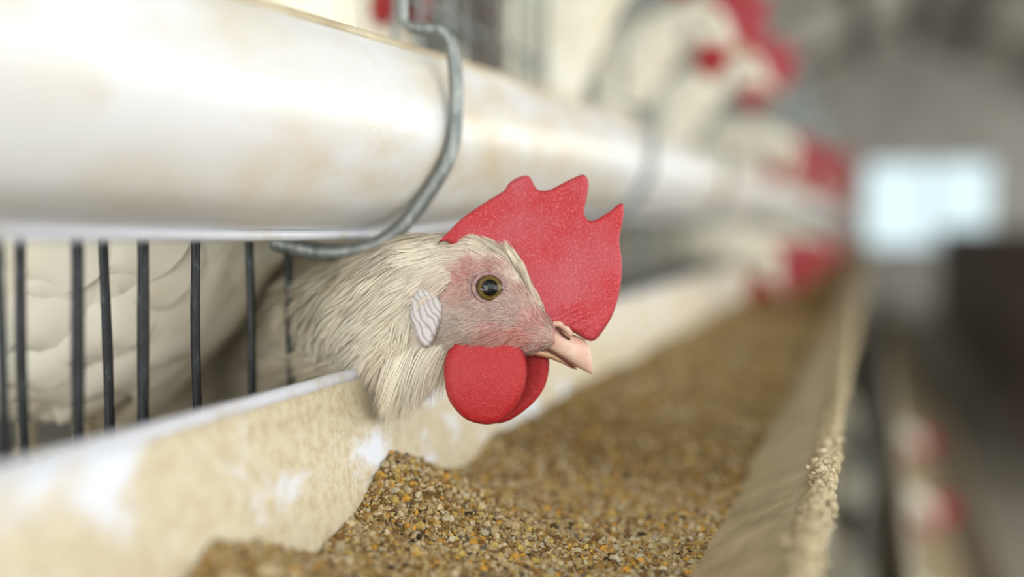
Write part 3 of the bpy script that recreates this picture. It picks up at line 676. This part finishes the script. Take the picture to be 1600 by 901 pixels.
# eye
for side in (-1, 1):
    hit, nor = surf(*E0)
    if side == 1:
        loc_h = X0.inverted()@hit; hit = X0@Vector((loc_h.x, -loc_h.y, loc_h.z)); nh = (X0.inverted().to_3x3()@nor); nor = (X0.to_3x3()@Vector((nh.x, -nh.y, nh.z))).normalized()
    fwd = (nor+(-FW*side*-1 if side == 1 else -FW)*1.2).normalized() if side == -1 else (nor+FW*1.2).normalized()
    if side == -1: fwd = (fwd+RT*.10).normalized()
    q = fwd.to_track_quat('Z', 'Y').to_matrix().to_4x4()
    # keep the ring's long axis along the face
    zx = fwd; xx2 = (RT-zx*RT.dot(zx)).normalized(); yx = zx.cross(xx2); RM = Matrix((xx2, yx, zx)).transposed().to_4x4()
    put('eye', sh('eye_big', eye_mesh, M['eye']), hero, Matrix.Translation(hit-fwd*.0036)@RM)
    lr = Matrix.Translation(hit+fwd*.0004)@RM@Matrix.Rotation(-.25, 4, 'Z')
    put('eyelid', sh('lid1', lambda: ring_mesh(.0054, .0009, .90), M['lid']), hero, lr)
    put('eyelid', sh('lid2', lambda: ring_mesh(.0068, .0009, .88, wr=.3), M['lid']), hero, Matrix.Translation(-fwd*.0007)@lr)
# ear lobes
hit, nor = surf(670, 492); lh = X0.inverted()@hit
lv, lf = blade([loc2(p) for p in round_outline(LOBE, 3)], .0042, .0007, .0018, .12, 11)
lmesh = (lv, lf)
hput('earlobe', lmesh, M['lobe'], X0@Matrix.Translation((0, lh.y-.0012, 0))@Matrix.Rotation(0, 4, 'Z'))
hput('earlobe', lmesh, M['lobe'], X0@Matrix.Translation((0, -lh.y+.0004, 0)))
for s in (-1, 1): put('leg', sh('leg', leg_mesh, M['leg']), hero, Matrix.Translation((0, s*.03, 0))@Matrix.Rotation(-.2, 4, 'Z'))
put('tail', sh('tail', tail_mesh, M['feather']), hero, Matrix.Rotation(math.pi-2.87-.6, 4, 'Z')@Matrix.Translation((0, 0, 0)))

# ---- feather barbs and bristles: fine ribbons lying along a combing field
FLOW = [((845, 470), (-.25, -1)), ((830, 430), (-.45, -.9)), ((805, 398), (-.85, -.55)), ((770, 376), (-1, -.15)), ((720, 372), (-1, .10)), ((670, 385), (-1, .3)), ((800, 430), (-.6, -.8)), ((830, 480), (-.5, -.8)), ((780, 405), (-.95, -.3)), ((740, 398), (-1, 0)), ((690, 410), (-.9, .45)),
        ((620, 400), (-1, .35)), ((560, 420), (-1, .3)), ((600, 470), (-.85, .55)), ((540, 500), (-.9, .45)), ((480, 450), (-1, .2)), ((440, 560), (-1, .1)), ((500, 570), (-.95, .3)), ((640, 480), (-.5, .9)), ((625, 560), (-.45, .9)), ((660, 585), (-.25, 1)), ((600, 600), (-.5, .85)), ((560, 590), (-.9, .4)), ((690, 560), (-.3, 1)),
        ((680, 435), (-.55, .45)), ((700, 470), (-.85, .35)), ((735, 500), (-1, .12)), ((780, 500), (-1, .05)), ((700, 520), (-.85, .4)), ((760, 535), (-.9, .35)), ((800, 530), (-.8, .4)), ((820, 510), (-1, -.1)), ((730, 470), (-.8, .55)), ((800, 470), (-1, -.2)), ((720, 545), (-.8, .55))]
FP_ = np.array([c[0] for c in FLOW], float); FV = np.array([c[1] for c in FLOW], float); FV /= np.linalg.norm(FV, axis=1)[:, None]
def flow(px, py):
    d2 = (px[:, None]-FP_[None, :, 0])**2+(py[:, None]-FP_[None, :, 1])**2; w_ = 1/(d2+60)**1.5; v = (w_@FV); return v/np.linalg.norm(v, axis=1)[:, None]
bv = np.array([tuple(v) for v in V]); quads = np.array([f for f in F if len(f) == 4])
# vertex normals
me = hb.data; vn = np.zeros(len(bv)*3, np.float32); me.vertices.foreach_get('normal', vn); vn = vn.reshape(-1, 3)
cen_h = np.array([tuple(s[0]) for s in st])
qa = bv[quads]; area_q = np.linalg.norm(np.cross(qa[:, 2]-qa[:, 0], qa[:, 3]-qa[:, 1]), axis=1)/2
qc = qa.mean(1); qpx, qpy = proj(qc+np.array(hero.location))
fn = np.cross(qa[:, 2]-qa[:, 0], qa[:, 3]-qa[:, 1]); fn /= np.linalg.norm(fn, axis=1)[:, None]+1e-12
nearest = cen_h[((qc[:, None]-cen_h[None])**2).sum(-1).argmin(1)]
flip = ((qc-nearest)*fn).sum(1).mean() < 0
if flip: vn = -vn if ((vn[quads[:, 0]]*fn).sum(1).mean() > 0) else vn
elif ((vn[quads[:, 0]]*fn).sum(1).mean() < 0): vn = -vn
def sample(n, wgt):
    p = area_q*wgt; p = p/p.sum(); qi = rng.choice(len(quads), n, p=p); a, b = rng.random(n), rng.random(n)
    w4 = np.stack([(1-a)*(1-b), a*(1-b), a*b, (1-a)*b], 1)
    pos = (qa[qi]*w4[..., None]).sum(1); no = (vn[quads[qi]]*w4[..., None]).sum(1); no /= np.linalg.norm(no, axis=1)[:, None]+1e-9
    return pos, no
RTn, UPn, FWn = np.array(RT), np.array(UP), np.array(FW)
def ribbons(name, n, wgt, lenf, widf, lift, curl, clumps, cl_amt, tint, jitter=.18, SEG=5, drop=None):
    pos, no = sample(n, wgt); px, py = proj(pos+np.array(hero.location)); px = px+rng.normal(0, 1, n)
    bad = (np.hypot(px-E0[0], (py-E0[1])) < 25) | ((px > 866)); pos, no, px, py = pos[~bad], no[~bad], px[~bad], py[~bad]; n = len(pos)
    f2 = flow(px, py); d = f2[:, :1]*RTn-f2[:, 1:]*UPn
    nlow = wav(px*.001, py*.001, 21, 14, 3)[:, None]
    d = d-(d*no).sum(1)[:, None]*no; d /= np.linalg.norm(d, axis=1)[:, None]+1e-9
    sd = np.cross(no, d); d = d+sd*(rng.normal(0, jitter, (n, 1))+.22*nlow); d /= np.linalg.norm(d, axis=1)[:, None]
    L = lenf(px, py)*rng.uniform(.7, 1.2, n); W = widf(px, py)*rng.uniform(.7, 1.3, n)
    li = lift*rng.uniform(.3, 1.6, n)
    ts = np.linspace(0, 1, SEG)
    pts = pos[:, None]+d[:, None]*(L[:, None]*ts[None])[..., None]+no[:, None]*((L*li)[:, None]*(ts-curl*ts**2)[None])[..., None]
    if drop is not None: pts = pts-UPn[None, None]*(drop(px, py)[:, None]*L[:, None]*(ts**2)[None])[..., None]
    if clumps:
        ci = rng.choice(n, clumps, replace=False); cp = pos[ci]; idx = np.zeros(n, int)
        for a in range(0, n, 4000): idx[a:a+4000] = ((pos[a:a+4000, None]-cp[None])**2).sum(-1).argmin(1)
        tgt = pts[ci][idx]; k = cl_amt*(ts**1.5)[None, :, None]; pts = pts*(1-k)+tgt*k
        shade = rng.uniform(.86, 1.06, clumps)[idx]
    else: shade = np.ones(n)
    wprof = np.array([.75, 1, .95, .7, .12]) if SEG == 5 else np.interp(ts, [0, .3, .7, 1], [.7, 1, .8, .1])
    roll = rng.normal(0, .3, (n, 1)); sdir = np.cross(d, no); sdir = sdir*np.cos(roll)+no*np.sin(roll)
    off = sdir[:, None]*(W[:, None]*wprof[None])[..., None]*.5
    VV = np.stack([pts-off, pts+off], 2).reshape(-1, 3)
    b = (np.arange(n)*SEG*2)[:, None]+(np.arange(SEG-1)*2)[None]; b = b.ravel(); FF = np.stack([b, b+1, b+3, b+2], 1)
    c = colfield(px, py)*(1-tint)+np.array(s2l((240, 232, 214))[:3])*tint; c = c*(shade*rng.uniform(.86, 1.06, n))[:, None]; c = np.clip(c, 0, .92)
    o = big_mesh(name, VV, FF, M['barb'], hero, colors=np.repeat(c, SEG*2, 0)); o['kind'] = 'stuff'; return o
# how feathered each place is: 0 bare face .. 1 full plumage
def plum(px, py):
    brow = np.interp(px, [640, 700, 740, 780, 810, 840, 860, 880], [430, 408, 402, 404, 420, 452, 480, 505])
    full = (py < brow) | (px < 650) | ((px < 700) & (py > 545)) | ((px < 690) & (py < 455))
    return full.astype(float)
qf = plum(qpx, qpy)
vis = (qpx > 330) & (qpx < 870)
lobe_m = np.hypot((qpx-668)/24, (qpy-495)/46) > 1
wn = qf*vis*lobe_m*np.where(qpx > 640, 1.8, np.where(qpx < 520, 1.6, 1.0))
ribbons('neck_feathers', 85000, wn,
        lambda x, y: np.interp(x, [420, 560, 640, 700, 760, 850], [.026, .020, .012, .0075, .0065, .0050]),
        lambda x, y: np.interp(x, [420, 560, 640, 700, 760, 850], [.0008, .0006, .00038, .00028, .00025, .00022]),
          .17, .8, 2200, .42, .5, .12, 5, lambda x, y: np.clip((y-540)/90, 0, .5))
ribbons('face_bristles', 15000, (1-qf)*vis*lobe_m*(qpx > 640)*(qpy > 380),
        lambda x, y: np.interp(y, [400, 470, 540, 560], [.0022, .0028, .0044, .005])*np.where(x > 800, .75, 1),
        lambda x, y: np.full_like(x, .0002), .34, .5, 900, .3, .30, .22, 5)
# the ear tuft above the lobe and the ragged throat ruff that hangs over the rim
ribbons('ear_tuft', 2600, ((np.hypot((qpx-690)/16, (qpy-432)/16) < 1)).astype(float)*vis, lambda x, y: np.full_like(x, .0115), lambda x, y: np.full_like(x, .00034), .42, .6, 40, .5, .7, .14)
ribbons('brow_feathers', 2600, ((qpx > 770) & (qpx < 856) & (qpy < np.interp(qpx, [770, 800, 820, 840, 860], [388, 412, 440, 476, 505]))).astype(float)*np.where(np.abs(qpx-814) < 12, 2.5, 1), lambda x, y: np.where(np.abs(x-816) < 12, .0085, .0060), lambda x, y: np.full_like(x, .00026), .30, .55, 130, .5, .85, .14)
ribbons('throat_ruff', 9000, ((qpx > 612) & (qpx < 700) & (qpy > 535)).astype(float), lambda x, y: np.interp(x, [590, 650, 700], [.015, .014, .008]), lambda x, y: np.full_like(x, .0004), .22, .4, 420, .45, .9, .15, 5, lambda x, y: .75+0*x)

# ------------------------------------------------------------------ the tier below, beside the aisle
LDX, LDZ = .215, -.44
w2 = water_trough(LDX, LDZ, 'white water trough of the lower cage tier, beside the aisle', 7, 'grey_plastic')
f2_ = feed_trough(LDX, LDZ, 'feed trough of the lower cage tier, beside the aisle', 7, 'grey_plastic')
lf_ = box('feed_layer', (-.155, .2, -.125), (-.07, 6.8, -.112), M['crust'], f2_)
for k, (y, lab) in enumerate(((1.15, 'white hen of the lower tier with red comb out, nearest of that tier'), (1.50, 'white hen of the lower tier with red comb out, second of that tier'), (1.95, 'white hen of the lower tier with red comb out, third of that tier'), (2.6, 'white hen of the lower tier with red comb out, farthest of that tier'))):
    h = make_hen(DWN, (-.385+LDX, y, FLZ+LDZ), lab, yaw=(.1, -.2, .1, 0)[k]); h['group'] = 'white hens in the lower cage tier'
low = thing('hen_cage', 'lower tier wire hen cage under the feed trough, beside the aisle', 'cage', (CX+LDX, 0, -.13+LDZ))
for i in range(70):
    o = bpy.data.objects.new('bar', grey[i % 3]); COL.objects.link(o); o.parent = low; o.location = (0, .8+i*.06, 0); o.scale = (1, 1, .4)
for x in (.0, -.42):
    for y in (.5, 2.2, 4.0): V, F = tube([(x, y, -.25), (x, y, .20)], .012, 8); mesh_obj('frame_post', V, F, M['wire'], low)
V, F = tube([(0, -.3, .25), (0, 6, .25)], .003, 8); mesh_obj('cross_wire', V, F, M['wire'], low)
box('manure_board', (-.6, -.3, -.03), (0, 6, -.02), M['board'], low)
